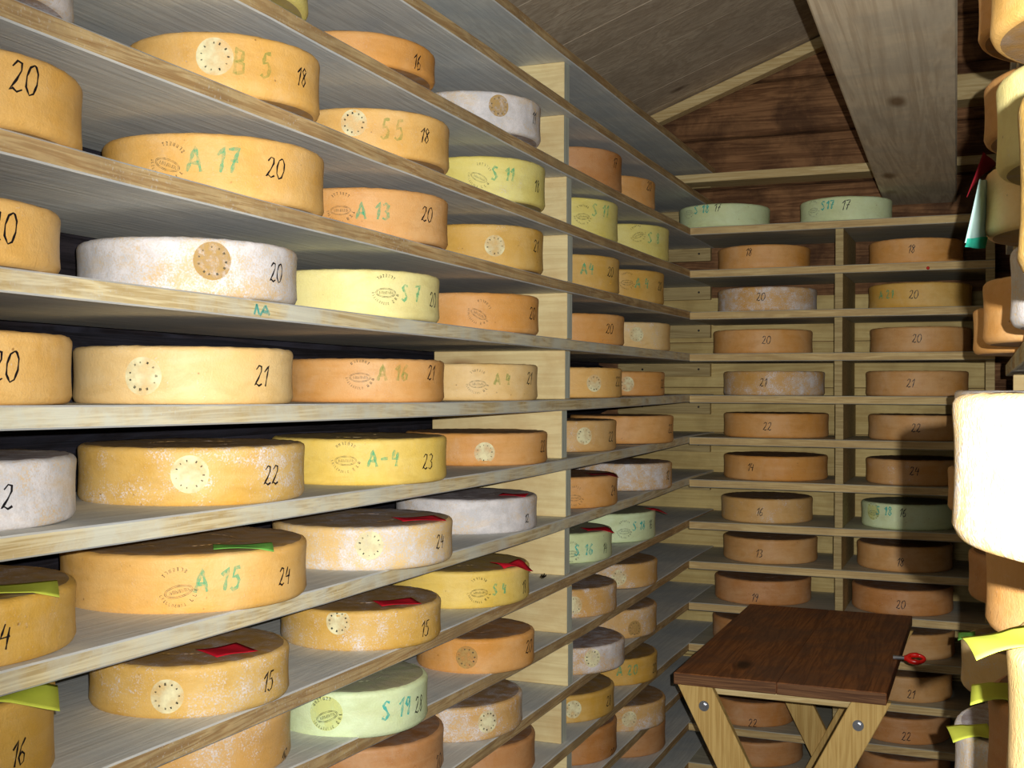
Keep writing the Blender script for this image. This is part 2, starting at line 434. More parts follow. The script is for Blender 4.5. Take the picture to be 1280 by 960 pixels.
left = empty('cheese_rack', (-A-DEP, 0.3, 0))
tag(left, 'long plank cheese rack filling the left wall, full of wheels', 'rack')
def ploc(o, parent):  # keep world placement under an unrotated parent
    o.location = Vector(o.location) - parent.location
for k in range(-9, 7):
    o = board_y(k, 0.3, YB-0.004, -A-DEP, -A, left); ploc(o, left)
rnd = random.Random(5)
for yy, kk in ((YP, range(-9, 6)), (0.33, range(-9, 6))):
    for k in list(kk)+[-10]:
        zb = shelf_z(k, yy) if k > -10 else 0.0
        zt = shelf_z(k+1, yy)-TH
        dx = rnd.uniform(-0.012, 0.004); dy = rnd.uniform(-0.006, 0.006)
        b = bmesh.new(); vs = box(b, -A-DEP+0.005, -A-0.004+dx, yy+dy, yy+dy+0.036, zb+0.0005, zt-0.0005, 0.0015)
        b.faces.ensure_lookup_table()
        for f in b.faces:
            f.normal_update()
            if f.normal.x > 0.9: f.material_index = 1
        o = link('upright_board', b, [divider_mat, divider_edge], left); ploc(o, left)
for k in range(-9, 7):                       # cleats that carry the far ends of the boards
    zt = shelf_z(k, YB)-TH
    b = bmesh.new(); box(b, -A-DEP+0.005, -A-0.01, YB-0.03, YB-0.008, zt-0.045, zt-0.0008, 0.001)
    c = link('cleat', b, cleat_mat, left); ploc(c, left)
    for xx in (-A-0.05, -A-0.25):
        screw(c, (xx, YB-0.031, zt-0.02), 'y')

back = empty('cheese_rack', (-A, YC, 0))
tag(back, 'two-bay plank cheese rack built across the end wall', 'rack')
XR = 0.02
for k in range(-9, 5):
    z = EYE+ZK[k]; b = bmesh.new(); n = 12; ring = []
    rr = random.Random(k+50)
    xa = -A+0.001
    for i in range(n+1):
        x = xa+(XR-xa)*i/n; j = rr.uniform(-.001, .001); e = 0.002
        prof = [(YC+j, z-e), (YC+j, z-TH+e), (YC+e+j, z-TH), (YB-0.012, z-TH), (YB-0.012, z), (YC+e+j, z)]
        ring.append([b.verts.new((x, yy, zz)) for yy, zz in prof])
    for i in range(n):
        for j in range(6):
            f = b.faces.new((ring[i][j], ring[i+1][j], ring[i+1][(j+1) % 6], ring[i][(j+1) % 6])); f.material_index = 1 if j == 0 else 0
    b.faces.new(ring[0]); b.faces.new(ring[-1][::-1]); bmesh.ops.recalc_face_normals(b, faces=b.faces)
    o = link('shelf_board', b, [shelf_face_x, shelf_edge_x], back); ploc(o, back)
xm = at_y(1043, 500, YC).x; xm2 = at_y(1053, 500, YC).x
for k in range(-10, 4):
    zb = EYE+ZK[k] if k > -10 else 0; zt = EYE+ZK[k+1]-TH
    for (xa, xb) in ((xm, xm2), (XR-0.025, XR)):
        dx = rnd.uniform(-.003, .003) if xa == xm else 0
        b = bmesh.new(); box(b, xa+dx, xb+dx, YC+0.002, YB-0.013, zb+0.0005, zt-0.0005, 0.001)
        o = link('upright_board', b, [cleat_mat], back); ploc(o, back)
z = EYE+0.315
while z > 0.25:                              # pale backing boards behind both bays
    h = 0.1545; b = bmesh.new(); box(b, -A-DEP+0.002, XR, YB-0.0075, YB-0.0045+0.002, z-h+0.001, z-0.001, 0.0008)
    o = link('backing_board', b, panel_mat, back); ploc(o, back); z -= h
# red pin in the edge of the second board of the end rack
pp = at_y(1160, 335, YC-0.003)
b = bmesh.new(); bmesh.ops.create_uvsphere(b, u_segments=10, v_segments=6, radius=0.005)
o = link('push_pin', b, red_plastic, None, True, pp); tag(o, 'tiny red pin stuck in the end-wall shelf edge, right bay', 'pin')

XF = 0.036                                   # front plane of the right rack
LR = {0: 0.0545, 1: 0.1845, 2: 0.3145, 3: 0.4445, 4: 0.5745, -1: -0.0755, -2: -0.2055, -3: -0.3355, -4: -0.4655, -5: -0.5955, -6: -0.7255, -7: -0.8555}
right = empty('cheese_rack', (XF, 0.4, 0))
tag(right, 'plank cheese rack along the right wall, seen almost edge-on', 'rack')
for k in range(-7, 5):
    z = EYE+LR[k]; b = bmesh.new(); box(b, XF, XF+0.36, 0.40, 2.7, z-TH, z, 0.0015)
    for f in b.faces:
        f.normal_update()
        if f.normal.x < -0.9: f.material_index = 1
    o = link('shelf_board', b, [shelf_face, shelf_edge], right); ploc(o, right)
for yy in (0.402, 2.42):
    for k in range(-8, 4):
        zb = EYE+LR[k] if k > -8 else 0; zt = EYE+LR[k+1]-TH
        b = bmesh.new(); box(b, XF+0.01, XF+0.36, yy, yy+0.034, zb+0.0005, zt-0.0005, 0.001)
        o = link('upright_board', b, divider_mat, right); ploc(o, right)

# ------------------------------------------------------------------ handwriting
GL = {'0': [[(.5, 1), (.25, .9), (.12, .6), (.15, .25), (.4, 0), (.65, .08), (.82, .4), (.8, .75), (.62, .95), (.5, 1)]],
      '1': [[(.1, .68), (.55, 1), (.45, .5), (.35, 0)]],
      '2': [[(.12, .8), (.35, 1), (.62, .95), (.66, .72), (.45, .4), (.12, .05), (.3, .12), (.55, .02), (.85, .12)]],
      '3': [[(.15, .9), (.45, 1), (.72, .85), (.62, .6), (.4, .53), (.7, .42), (.75, .18), (.45, 0), (.15, .1)]],
      '4': [[(.35, 1), (.15, .45), (.8, .5)], [(.7, .85), (.6, 0)]],
      '5': [[(.75, 1), (.35, .97), (.25, .58), (.55, .62), (.72, .4), (.6, .1), (.3, 0), (.1, .12)]],
      '6': [[(.65, 1), (.3, .7), (.15, .3), (.35, 0), (.65, .1), (.68, .38), (.4, .5), (.2, .35)]],
      '7': [[(.1, .95), (.8, 1), (.5, .5), (.35, 0)], [(.25, .5), (.75, .52)]],
      '8': [[(.65, .85), (.4, 1), (.2, .8), (.5, .52), (.7, .25), (.45, 0), (.2, .2), (.42, .5), (.7, .82)]],
      '9': [[(.7, .75), (.45, .5), (.2, .68), (.35, .97), (.65, .92), (.68, .5), (.5, 0)]],
      'A': [[(0, 0), (.45, 1), (.9, 0)], [(.2, .35), (.75, .35)]],
      'B': [[(.15, 0), (.2, 1), (.65, .9), (.6, .58), (.2, .52), (.7, .42), (.7, .1), (.15, 0)]],
      'S': [[(.8, .9), (.45, 1), (.2, .78), (.5, .52), (.75, .25), (.45, 0), (.1, .12)]],
      'K': [[(.2, 0), (.2, 1)], [(.8, 1), (.2, .5), (.85, 0)]], '-': [[(.1, .45), (.8, .5)]], ' ': []}

class Wheel:
    pass
def circ(s, phi, z):
    """radius of the wheel at angle phi, height z above its foot"""
    t = z/s.H
    r = s.R + s.amp*sin(phi*2+s.ph) + 0.6*s.amp*sin(phi*5+2*s.ph)
    r += -0.0035*(1-4*(t-.5)**2)*s.concave
    e = 0.0085
    if t*s.H < e: r -= e - sqrt(max(0, e*e-(e-t*s.H)**2)) + 0.001
    if (1-t)*s.H < e: r -= e - sqrt(max(0, e*e-(e-(1-t)*s.H)**2))
    return r
def surf(s, phi, z, off=0.0006):
    r = circ(s, phi, z) + off
    return Vector((r*cos(phi), r*sin(phi), z))
def stroke(bm, s, phi0, z0, pts, wd, off, rot=0.0):
    """ribbon along pts (metres, right/up from the anchor) on the rind"""
    out = []
    cr, sr = cos(rot), sin(rot)
    q = [(x*cr-y*sr, x*sr+y*cr) for x, y in pts]
    P = [q[0]]
    for a, b2 in zip(q, q[1:]):
        m = max(1, int(math.hypot(b2[0]-a[0], b2[1]-a[1])/0.004))
        for i in range(1, m+1): P.append((a[0]+(b2[0]-a[0])*i/m, a[1]+(b2[1]-a[1])*i/m))
    n = len(P); L = []; Rr = []
    for i in range(n):
        a = P[max(0, i-1)]; c = P[min(n-1, i+1)]
        dx, dy = c[0]-a[0], c[1]-a[1]; l = math.hypot(dx, dy) or 1
        nx, ny = -dy/l, dx/l; ww = wd*(0.85+0.3*sin(i*1.7+phi0*9))
        for lst, sg in ((L, 1), (Rr, -1)):
            px = P[i][0]+nx*ww/2*sg; py = P[i][1]+ny*ww/2*sg
            zz = min(max(z0+py, 0.002), s.H-0.002)
            lst.append(bm.verts.new(surf(s, phi0+px/s.R, zz, off)))
    for i in range(n-1):
        bm.faces.new((L[i], Rr[i], Rr[i+1], L[i+1]))
def write(s, text, phi0, z0, h, wd, mat, name, slant=0.12, adv=0.62, rot=0.0, off=0.0007):
    x = -len(text)*adv*h/2
    for ch in text:
        bm = bmesh.new()
        for ln in GL.get(ch, []):
            stroke(bm, s, phi0, z0, [(x+(px*0.62+slant*(py-.5))*h, (py-.5)*h) for px, py in ln], wd, off, rot)
        x += adv*h*(0.6 if ch == '1' else 0.55 if ch == ' ' else 1)
        if ch != ' ': link(name, bm, mat, s.o)
        else: bm.free()
def disc(s, phi0, z0, r, mat, name, off=0.00035):
    bm = bmesh.new(); rings = [[bm.verts.new(surf(s, phi0, z0, off))]]
    for k in range(1, 4):
        rr = r*k/3; rings.append([bm.verts.new(surf(s, phi0+rr*cos(a)/s.R, min(max(z0+rr*sin(a), .002), s.H-.002), off)) for a in [2*pi*i/28 for i in range(28)]])
    for i in range(28):
        bm.faces.new((rings[0][0], rings[1][i], rings[1][(i+1) % 28]))
        for k in (1, 2): bm.faces.new((rings[k][i], rings[k+1][i], rings[k+1][(i+1) % 28], rings[k][(i+1) % 28]))
    return link(name, bm, mat, s.o)
def dots(s, phi0, z0, r, n, mat, parent, sz=0.003, off=0.0007, seed=0):
    bm = bmesh.new(); rd = random.Random(seed)
    for i in range(n):
        a = 2*pi*i/n + rd.uniform(-.1, .1); x = r*cos(a); y = r*sin(a); q = sz*rd.uniform(.5, 1)
        stroke(bm, s, phi0, z0, [(x-q*.5*cos(a), y-q*.5*sin(a)), (x+q*.5*cos(a), y+q*.5*sin(a))], q*0.9, off)
    return link('stamp_dots', bm, mat, parent)
def print_stamp(s, phi0, z0, r, mat, rot=0.0, seed=0):
    """round inked origin stamp: arc of letters, double oval, lower arc, three large marks"""
    bm = bmesh.new(); rd = random.Random(seed)
    def glyph(a, rad, h, wd=0.0008):
        cx, cy = rad*cos(a), rad*sin(a)
        tx, ty = -sin(a), cos(a); nx, ny = cos(a), sin(a)
        k = rd.choice([[(-.35, -.5), (-.35, .5), (.35, .5)], [(-.3, .5), (-.3, -.5), (.3, -.5), (.3, .5)], [(.35, .5), (-.35, .4), (-.35, 0), (.3, 0), (-.35, -.5), (.35, -.5)], [(-.4, .5), (.4, .5), (0, .5), (0, -.5)]])
        stroke(bm, s, phi0, z0, [(cx+tx*p*h*.7+nx*q*h, cy+ty*p*h*.7+ny*q*h) for p, q in k], wd, 0.0007, rot)
    for i in range(7): glyph(radians(128-i*12.5), r, 0.0042, 0.0011)
    for i in range(10): glyph(radians(195+i*9.5), r, 0.0034)
    for i in range(3): glyph(radians(305+i*17), r, 0.0044, 0.0013)
    for rx, ry in ((0.78, 0.33), (0.70, 0.26)):
        stroke(bm, s, phi0, z0, [(rx*r*cos(a), -0.22*r+ry*r*sin(a)) for a in [2*pi*i/26 for i in range(27)]], 0.0007, 0.0007, rot)
    for i in range(7):
        x = (-0.48+0.16*i)*r; h = 0.0045
        stroke(bm, s, phi0, z0, [(x, -.22*r-h/2), (x, -.22*r+h/2), (x+.08*r, -.22*r+(h/2 if i % 2 else 0)), (x+.08*r, -.22*r-h/2)], 0.0008, 0.0007, rot)
    return link('origin_stamp', bm, mat, s.o)

COL = {'O': (238, 188, 98), 'A': (226, 164, 80), 'T': (212, 158, 88), 'B': (202, 138, 70), 'P': (250, 242, 166), 'G': (222, 244, 196), 'Y': (242, 212, 98),
       'W': (228, 202, 160), 'L': (240, 206, 140), 'M': (220, 174, 100), 'D': (222, 178, 78), 'V': (240, 230, 130)}
seen_labels = {}
wheels = []
def make_wheel(cx, cy, z0, R, H, col, mold, label, group, seed, concave=0.6):
    s = Wheel(); s.R = R; s.H = H; s.amp = 0.0011; s.ph = seed*1.3; s.concave = concave
    bm = bmesh.new(); N = 84
    prof = []
    e = 0.0085
    zs = [0, .0012, .003, .0055, .0085, H*.3, H*.5, H*.7, H-.0085, H-.0055, H-.003, H-.0012, H]
    rings = []
    rd = random.Random(seed)
    for zz in zs:
        rings.append([bm.verts.new((circ(s, 2*pi*i/N, zz)*cos(2*pi*i/N), circ(s, 2*pi*i/N, zz)*sin(2*pi*i/N), zz+(rd.uniform(-.0006, .0006) if zz > H*.9 else 0))) for i in range(N)])
    for a, b2 in zip(rings, rings[1:]):
        for i in range(N):
            f = bm.faces.new((a[i], a[(i+1) % N], b2[(i+1) % N], b2[i])); f.smooth = True
            f.material_index = 0
    for ring, z, sg in ((rings[-1], H, 1), (rings[0], 0, -1)):
        prev = ring
        for q in (0.8, 0.4):
            cur = [bm.verts.new((R*q*cos(2*pi*i/N), R*q*sin(2*pi*i/N), z-sg*0.0012*(1-q) + rd.uniform(-.0005, .0005))) for i in range(N)]
            for i in range(N):
                vs = (prev[i], prev[(i+1) % N], cur[(i+1) % N], cur[i])
                f = bm.faces.new(vs if sg > 0 else vs[::-1]); f.material_index = 1; f.smooth = True
            prev = cur
        f = bm.faces.new(prev if sg > 0 else prev[::-1]); f.material_index = 1
    o = link('cheese', bm, [rind_side, rind_top], None, False, (cx, cy, z0))
    c = srgb(*(COL[col] if isinstance(col, str) else col))
    o.color = (c[0], c[1], c[2], mold)
    s.o = o; s.c = Vector((cx, cy, z0)); tag(o, label, 'cheese', group)
    assert label not in seen_labels, label
    seen_labels[label] = 1
    n = len(label.split())
    if n > 16 or n < 4: print('LABEL LENGTH', n, label)
    wheels.append(s)
    return s
def hit(s, u, v):
    """where the sight line through u,v meets the wheel's side"""
    d = ray(u, v); ox, oy = CAM.x-s.c.x, CAM.y-s.c.y
    a = d.x*d.x+d.y*d.y; b2 = ox*d.x+oy*d.y; c = ox*ox+oy*oy-s.R**2
    q = b2*b2-a*c
    if q < 0: t = -b2/a
    else: t = (-b2-sqrt(q))/a
    p = CAM+d*t
    return atan2(p.y-s.c.y, p.x-s.c.x), min(max(p.z-s.c.z, 0.006), s.H-0.006)
def marks(s, num=None, code=None, disc_=None, stamp=None, nh=0.023, seed=0, codecol=None):
    if disc_:
        kind = disc_[2] if len(disc_) > 2 else 'd'
        r = disc_[3] if len(disc_) > 3 else 0.0215
        phi, z = hit(s, disc_[0], disc_[1])
        d = disc(s, phi, z, r, {'d': disc_mat, 't': disc_tan, 'y': disc_yel}[kind], 'casein_disc')
        dots(s, phi, z, r*0.72, 11, ink_stamp_dark if kind != 't' else ink_stamp, d, 0.0034, seed=seed)
    if stamp:
        phi, z = hit(s, stamp[0], stamp[1]); k = stamp[2] if len(stamp) > 2 else 'n'
        if k == 'y': disc(s, phi, z, 0.026, disc_yel, 'stamp_ground')
        print_stamp(s, phi, z, 0.0225, ink_stamp_dark if k in 'dy' else ink_stamp, radians(stamp[3]) if len(stamp) > 3 else 0, seed)
    if code:
        phi, z = hit(s, code[1], code[2])
        m = {'g': ink_green, 't': ink_teal, 'f': ink_faint}[code[3] if len(code) > 3 else 'g']
        write(s, code[0], phi, z, code[4] if len(code) > 4 else 0.032, 0.005, m, 'green_letter', 0.05, 0.72)
    if num:
        phi, z = hit(s, num[1], num[2])
        h = num[3] if len(num) > 3 else nh
        write(s, num[0], phi, z, h*1.08, 0.0025, ink_black, 'inked_digit', 0.14, 0.56)

def th(u, v=486): d = ray(u, v); return atan2(-d.x, d.y)
PLACED = []
ORD = ['first', 'second', 'third', 'fourth', 'fifth', 'sixth', 'seventh', 'eighth', 'ninth', 'tenth', 'eleventh', 'twelfth', 'thirteenth', 'fourteenth', 'fifteenth']
def left_wheel(k, uL, uR, col, mold, desc, pos, g=None, R=None, H=0.072, vt=None, vb=None, um=None, **mk):
    """uL, uR: side outlines; vb, vt: foot and rim of the side where it is nearest"""
    if g is None: g = -0.028 if k >= 3 else (-0.015 if k >= 1 else 0.0 if k >= -1 else 0.01)
    tR = th(uR, 486)
    if uL is not None:
        tL = th(uL, 486); tm = (tL+tR)/2; dl = (tL-tR)/2
        if um is None: um = (uL+uR)/2
        D = (A+g)/(sin(tm)-sin(dl)); Rr = R or D*sin(dl)
    else:
        Rr = R or 0.145; cx = -(A+g+Rr); cy = ((A+g+Rr)*cos(tR)-Rr)/sin(tR); D = math.hypot(cx, cy)
        if um is None: um = uR-Rr*F/D
    if vb is not None:
        yy = A/math.tan(th(um))+0.1
        for _ in range(4):
            P = at_z(um, vb, shelf_z(k, yy)); yy = P.y
        dp = math.hypot(P.x, P.y)
        if uL is not None and R is None: D = dp/(1-sin(dl)); Rr = D*sin(dl)
        else: D = dp+Rr
        g = None
    if uL is None or R is not None or vb is not None: tm = tR + math.asin(Rr/D)
    cx = -D*sin(tm); cy = D*cos(tm)
    if g is not None:
        cx = -(A+g+Rr); cy = ((A+g+Rr)*cos(tR)-Rr)/sin(tR)
    over = -A-cx-Rr
    if over < -0.05: print('OVERHANG', k, pos, round(over, 3))
    lim = -A-DEP+0.004+Rr
    if cx < lim: print('DEEP', k, pos, round(cx-lim, 3)); cx = lim
    if vt is not None:
        d = ray(um, vt); l = math.hypot(d.x, d.y); bq = (cx*d.x+cy*d.y)/l; q = bq*bq-(cx*cx+cy*cy-Rr*Rr)
        t = (bq-sqrt(max(q, 0)))/l
        H = min(0.098, max(0.05, EYE + d.z*t - shelf_z(k, cy)))
        print('H', k, pos, 'R %.3f H %.3f over %.3f' % (Rr, H, over))
    z = shelf_z(k, cy)
    bay = 'near' if cy < YP else 'far'
    o_ = ORD[5-k]
    if bay == 'near': lab = '%s, %s in %s row down, left rack' % (desc, pos, o_)
    else: lab = '%s, %s of pair beyond upright, %s row' % (desc, pos, o_)
    s = make_wheel(cx, cy, z, Rr, H, col, mold, lab, 'cheese wheels on the left rack', len(wheels)+1)
    PLACED.append((k, cx, cy, Rr, lab))
    marks(s, seed=len(wheels), **mk)
    return s
def back_wheel(k, uL, uR, col, mold, desc, bay, g=0.02, H=0.076, **mk):
    tL = th(uL); tR = th(uR); tm = (tL+tR)/2; dl = (tL-tR)/2
    D = (YC+g)/(cos(tm)-sin(dl)); Rr = D*sin(dl)
    if Rr > 0.165: Rr = 0.165
    cx = -D*sin(tm); cy = min(D*cos(tm), YB-0.035-Rr) if D*cos(tm)+Rr > YB-0.01 else D*cos(tm)
    lab = '%s, %s bay, %s row down, end wall' % (desc, bay, ORD[4-k])
    s = make_wheel(cx, cy, EYE+ZK[k], Rr, H, col, mold, lab, 'cheese wheels on the end-wall rack', len(wheels)+1)
    PLACED.append(('b%d' % k, cx, cy, Rr, lab))
    marks(s, seed=len(wheels), **mk)
    return s
def right_wheel(k, uL, Z, col, mold, lab, R=0.15, H=0.075, **mk):
    d = ray(uL, 486); d.z = 0; P = CAM + d*Z; n = Vector((d.y, -d.x, 0)).normalized()
    c = P + n*R
    s = make_wheel(c.x, c.y, EYE+LR[k], R, H, col, mold, lab, 'cheese wheels on the right rack', len(wheels)+1)
    PLACED.append(('r%d' % k, c.x, c.y, R, lab))
    marks(s, seed=len(wheels), **mk)
    return s

# ---- left rack, near bay (k counts boards from eye level)
left_wheel(4, None, 384, 'V', .15, 'yellow-green cheese wheel cut by picture top', 'first', R=0.15, H=.078)
left_wheel(4, 402, 543, 'A', .08, 'orange cheese wheel marked 16', 'second', num=('16', 524, 78), vt=37, um=435, R=0.145)
left_wheel(4, 548, 676, 'W', .85, 'white-moulded cheese wheel with faint disc', 'third', num=('11', 670, 148), disc_=(624, 132, 't'), vt=112, um=590, R=0.145)
left_wheel(3, None, 90, 'W', .8, 'white-moulded cheese wheel at the top left corner', 'first', R=0.145)
left_wheel(3, 156, 398, 'O', .16, 'golden cheese wheel marked 18 with pale disc', 'second', num=('18', 380, 97), disc_=(268, 70, 'd', .024), code=('B 5', 325, 80, 'f'), vt=38)
left_wheel(3, 396, 561, 'O', .14, 'golden cheese wheel marked 18 with faint 55', 'third', num=('18', 533, 170), disc_=(442, 153, 'd'), code=('55', 493, 162, 'f'), vt=133, um=440, R=0.142)
left_wheel(3, 558, 681, 'V', .12, 'pale yellow cheese wheel with green S 11', 'fourth', num=('18', 673, 233), stamp=(600, 219, 'n', -25), code=('S 11', 636, 218, 'g', .026), vt=194, um=595, R=0.142)
left_wheel(2, None, 104, 'O', .05, 'golden cheese wheel marked large 20 beside dark gap', 'first', R=0.15, num=('20', 32, 98, .028), vt=46)
left_wheel(2, 125, 404, 'O', .05, 'peach cheese wheel with green A 17 and 20', 'second', num=('20', 346, 210, .025), stamp=(210, 201, 'n', -20), code=('A 17', 280, 200, 'g'), vt=165)
left_wheel(2, 398, 559, 'A', .05, 'orange cheese wheel with green A 13 and 20', 'third', num=('20', 535, 268), stamp=(425, 259, 'n', 0), code=('A 13', 475, 264, 'g', .026), vt=233, um=435, R=0.145)
left_wheel(2, 557, 679, 'D', .15, 'ochre cheese wheel marked 21 with pale disc', 'fourth', num=('21', 671, 308), disc_=(619, 307), vt=279, um=595, R=0.142)
left_wheel(1, None, 78, 'O', .03, 'smooth golden cheese wheel marked 20', 'first', R=0.15, num=('20', 5, 284, .028), vt=234)
left_wheel(1, 93, 373, 'W', .8, 'white-moulded cheese wheel marked 20 with tan disc', 'second', num=('20', 347, 341), disc_=(266, 326, 't', .024), vt=295)
left_wheel(1, 372, 549, 'P', .06, 'pale yellow cheese wheel with green S 7', 'third', R=0.143, num=('20', 543, 375), stamp=(483, 362, 'd', 0), code=('S 7', 519, 367, 'g', .026), vt=336)
left_wheel(1, 545, 673, 'A', .04, 'orange-tan cheese wheel marked 20 with faint stamp', 'fourth', num=('20', 666, 392), stamp=(600, 390, 'n', -30), vt=365, um=590, R=0.142)
left_wheel(0, None, 91, 'O', .12, 'golden cheese wheel marked 20 on the eye-level board', 'first', R=0.15, num=('20', 6, 458, .028), vt=410)
left_wheel(0, 89, 368, 'L', .16, 'peach cheese wheel marked 21 with pale disc', 'second', num=('21', 330, 470, .025), disc_=(178, 470, 'd', .024), vt=432)
left_wheel(0, 366, 557, 'A', .05, 'orange cheese wheel marked 21 with smudged code', 'third', num=('21', 541, 466), stamp=(450, 468, 'n', 0), code=('A 16', 500, 466, 'f', .026), vt=448, um=410, R=0.142)
left_wheel(0, 548, 672, 'L', .05, 'light tan cheese wheel with faint A 4', 'fourth', num=('21', 664, 473), stamp=(597, 477, 'n', 0), code=('A 4', 632, 474, 'f', .022), vt=454, um=590, R=0.142)
left_wheel(-1, None, 97, 'W', .95, 'thickly white-moulded cheese wheel marked 22', 'first', R=0.15, num=('22', 2, 622), vt=577, vb=667, um=0)
left_wheel(-1, 95, 382, 'D', .3, 'ochre mould-flecked cheese wheel marked 22', 'second', num=('22', 340, 594), disc_=(237, 593, 'd', .024), vt=560, vb=633)
left_wheel(-1, 372, 560, 'Y', .04, 'yellow cheese wheel with green A 4 and 23', 'third', num=('23', 536, 577), stamp=(432, 572, 'n', 0), code=('A-4', 482, 573, 'g', .026), H=.062, R=0.15, vt=549, vb=607)
left_wheel(-1, 530, 686, 'A', .05, 'orange cheese wheel marked 22 with dark flat top', 'fourth', num=('22', 680, 558), disc_=(606, 566, 'd'), H=.06, R=0.155, vt=542, vb=583)
left_wheel(-2, None, 97, 'D', .3, 'ochre rough cheese wheel marked 24 under green slip', 'first', R=0.15, num=('24', 0, 798), vt=752, vb=841, um=0)
left_wheel(-2, 75, 385, 'O', .03, 'golden cheese wheel with green A 15 and 24', 'second', num=('24', 356, 720, .021), stamp=(222, 735, 'n', 12), code=('A 15', 285, 724, 'g', .028), vt=695, vb=768)
left_wheel(-2, 340, 567, 'L', .55, 'mould-flecked cheese wheel marked 24 under red slip', 'third', num=('24', 551, 677, .021), disc_=(462, 682, 'd', .022), H=.072, R=0.152, vt=660, vb=714)
left_wheel(-2, 532, 673, 'W', .9, 'white-moulded cheese wheel under red slip', 'fourth', num=('12', 660, 648, .016), H=.063, R=0.15, vt=625, vb=669)
left_wheel(-3, None, 71, 'D', .1, 'brownish cheese wheel marked 16 under yellow-green slip', 'first', R=0.14, num=('16', 30, 940), H=.095)
left_wheel(-3, 113, 363, 'D', .34, 'ochre cheese wheel marked 15 with pale disc', 'second', num=('15', 339, 851), disc_=(208, 871, 'd', .021), vt=834, vb=899)
left_wheel(-3, 352, 553, 'D', .42, 'mould-speckled ochre cheese wheel marked 15', 'third', num=('15', 533, 785), disc_=(422, 778, 'd', .02), vt=765, vb=815)
left_wheel(-3, 532, 663, 'Y', .03, 'yellow cheese wheel with green S 4', 'fourth', num=('18', 657, 733), stamp=(599, 738, 'd', 0), code=('S 4', 627, 736, 'g', .02), H=.062, R=0.148, vt=715, vb=762)
left_wheel(-4, 195, 368, 'M', .5, 'grey-topped cheese wheel cut by the picture bottom', 'first', num=('15', 358, 955), R=0.145)
left_wheel(-4, 348, 537, 'G', .05, 'pale green cheese wheel with teal S 19', 'second', num=('28', 526, 880), stamp=(407, 892, 'y', 20), code=('S 19', 505, 884, 't', .028), vt=867, vb=922)
left_wheel(-4, 522, 669, 'A', .04, 'orange-brown cheese wheel with faint round disc', 'third', num=('20', 662, 808), disc_=(583, 822, 't'), vt=800, vb=843)
left_wheel(-5, 425, 557, 'B', .04, 'brown cheese wheel cut by the picture bottom', 'first', R=0.145, num=('20', 549, 952))
left_wheel(-5, 530, 655, 'M', .5, 'grey-dusted tan cheese wheel with white disc', 'second', disc_=(610, 902, 'd'), R=0.147, vt=885, vb=930)
left_wheel(-6, 545, 672, 'B', .04, 'dark brown cheese wheel low at the picture bottom', 'first', R=0.145)
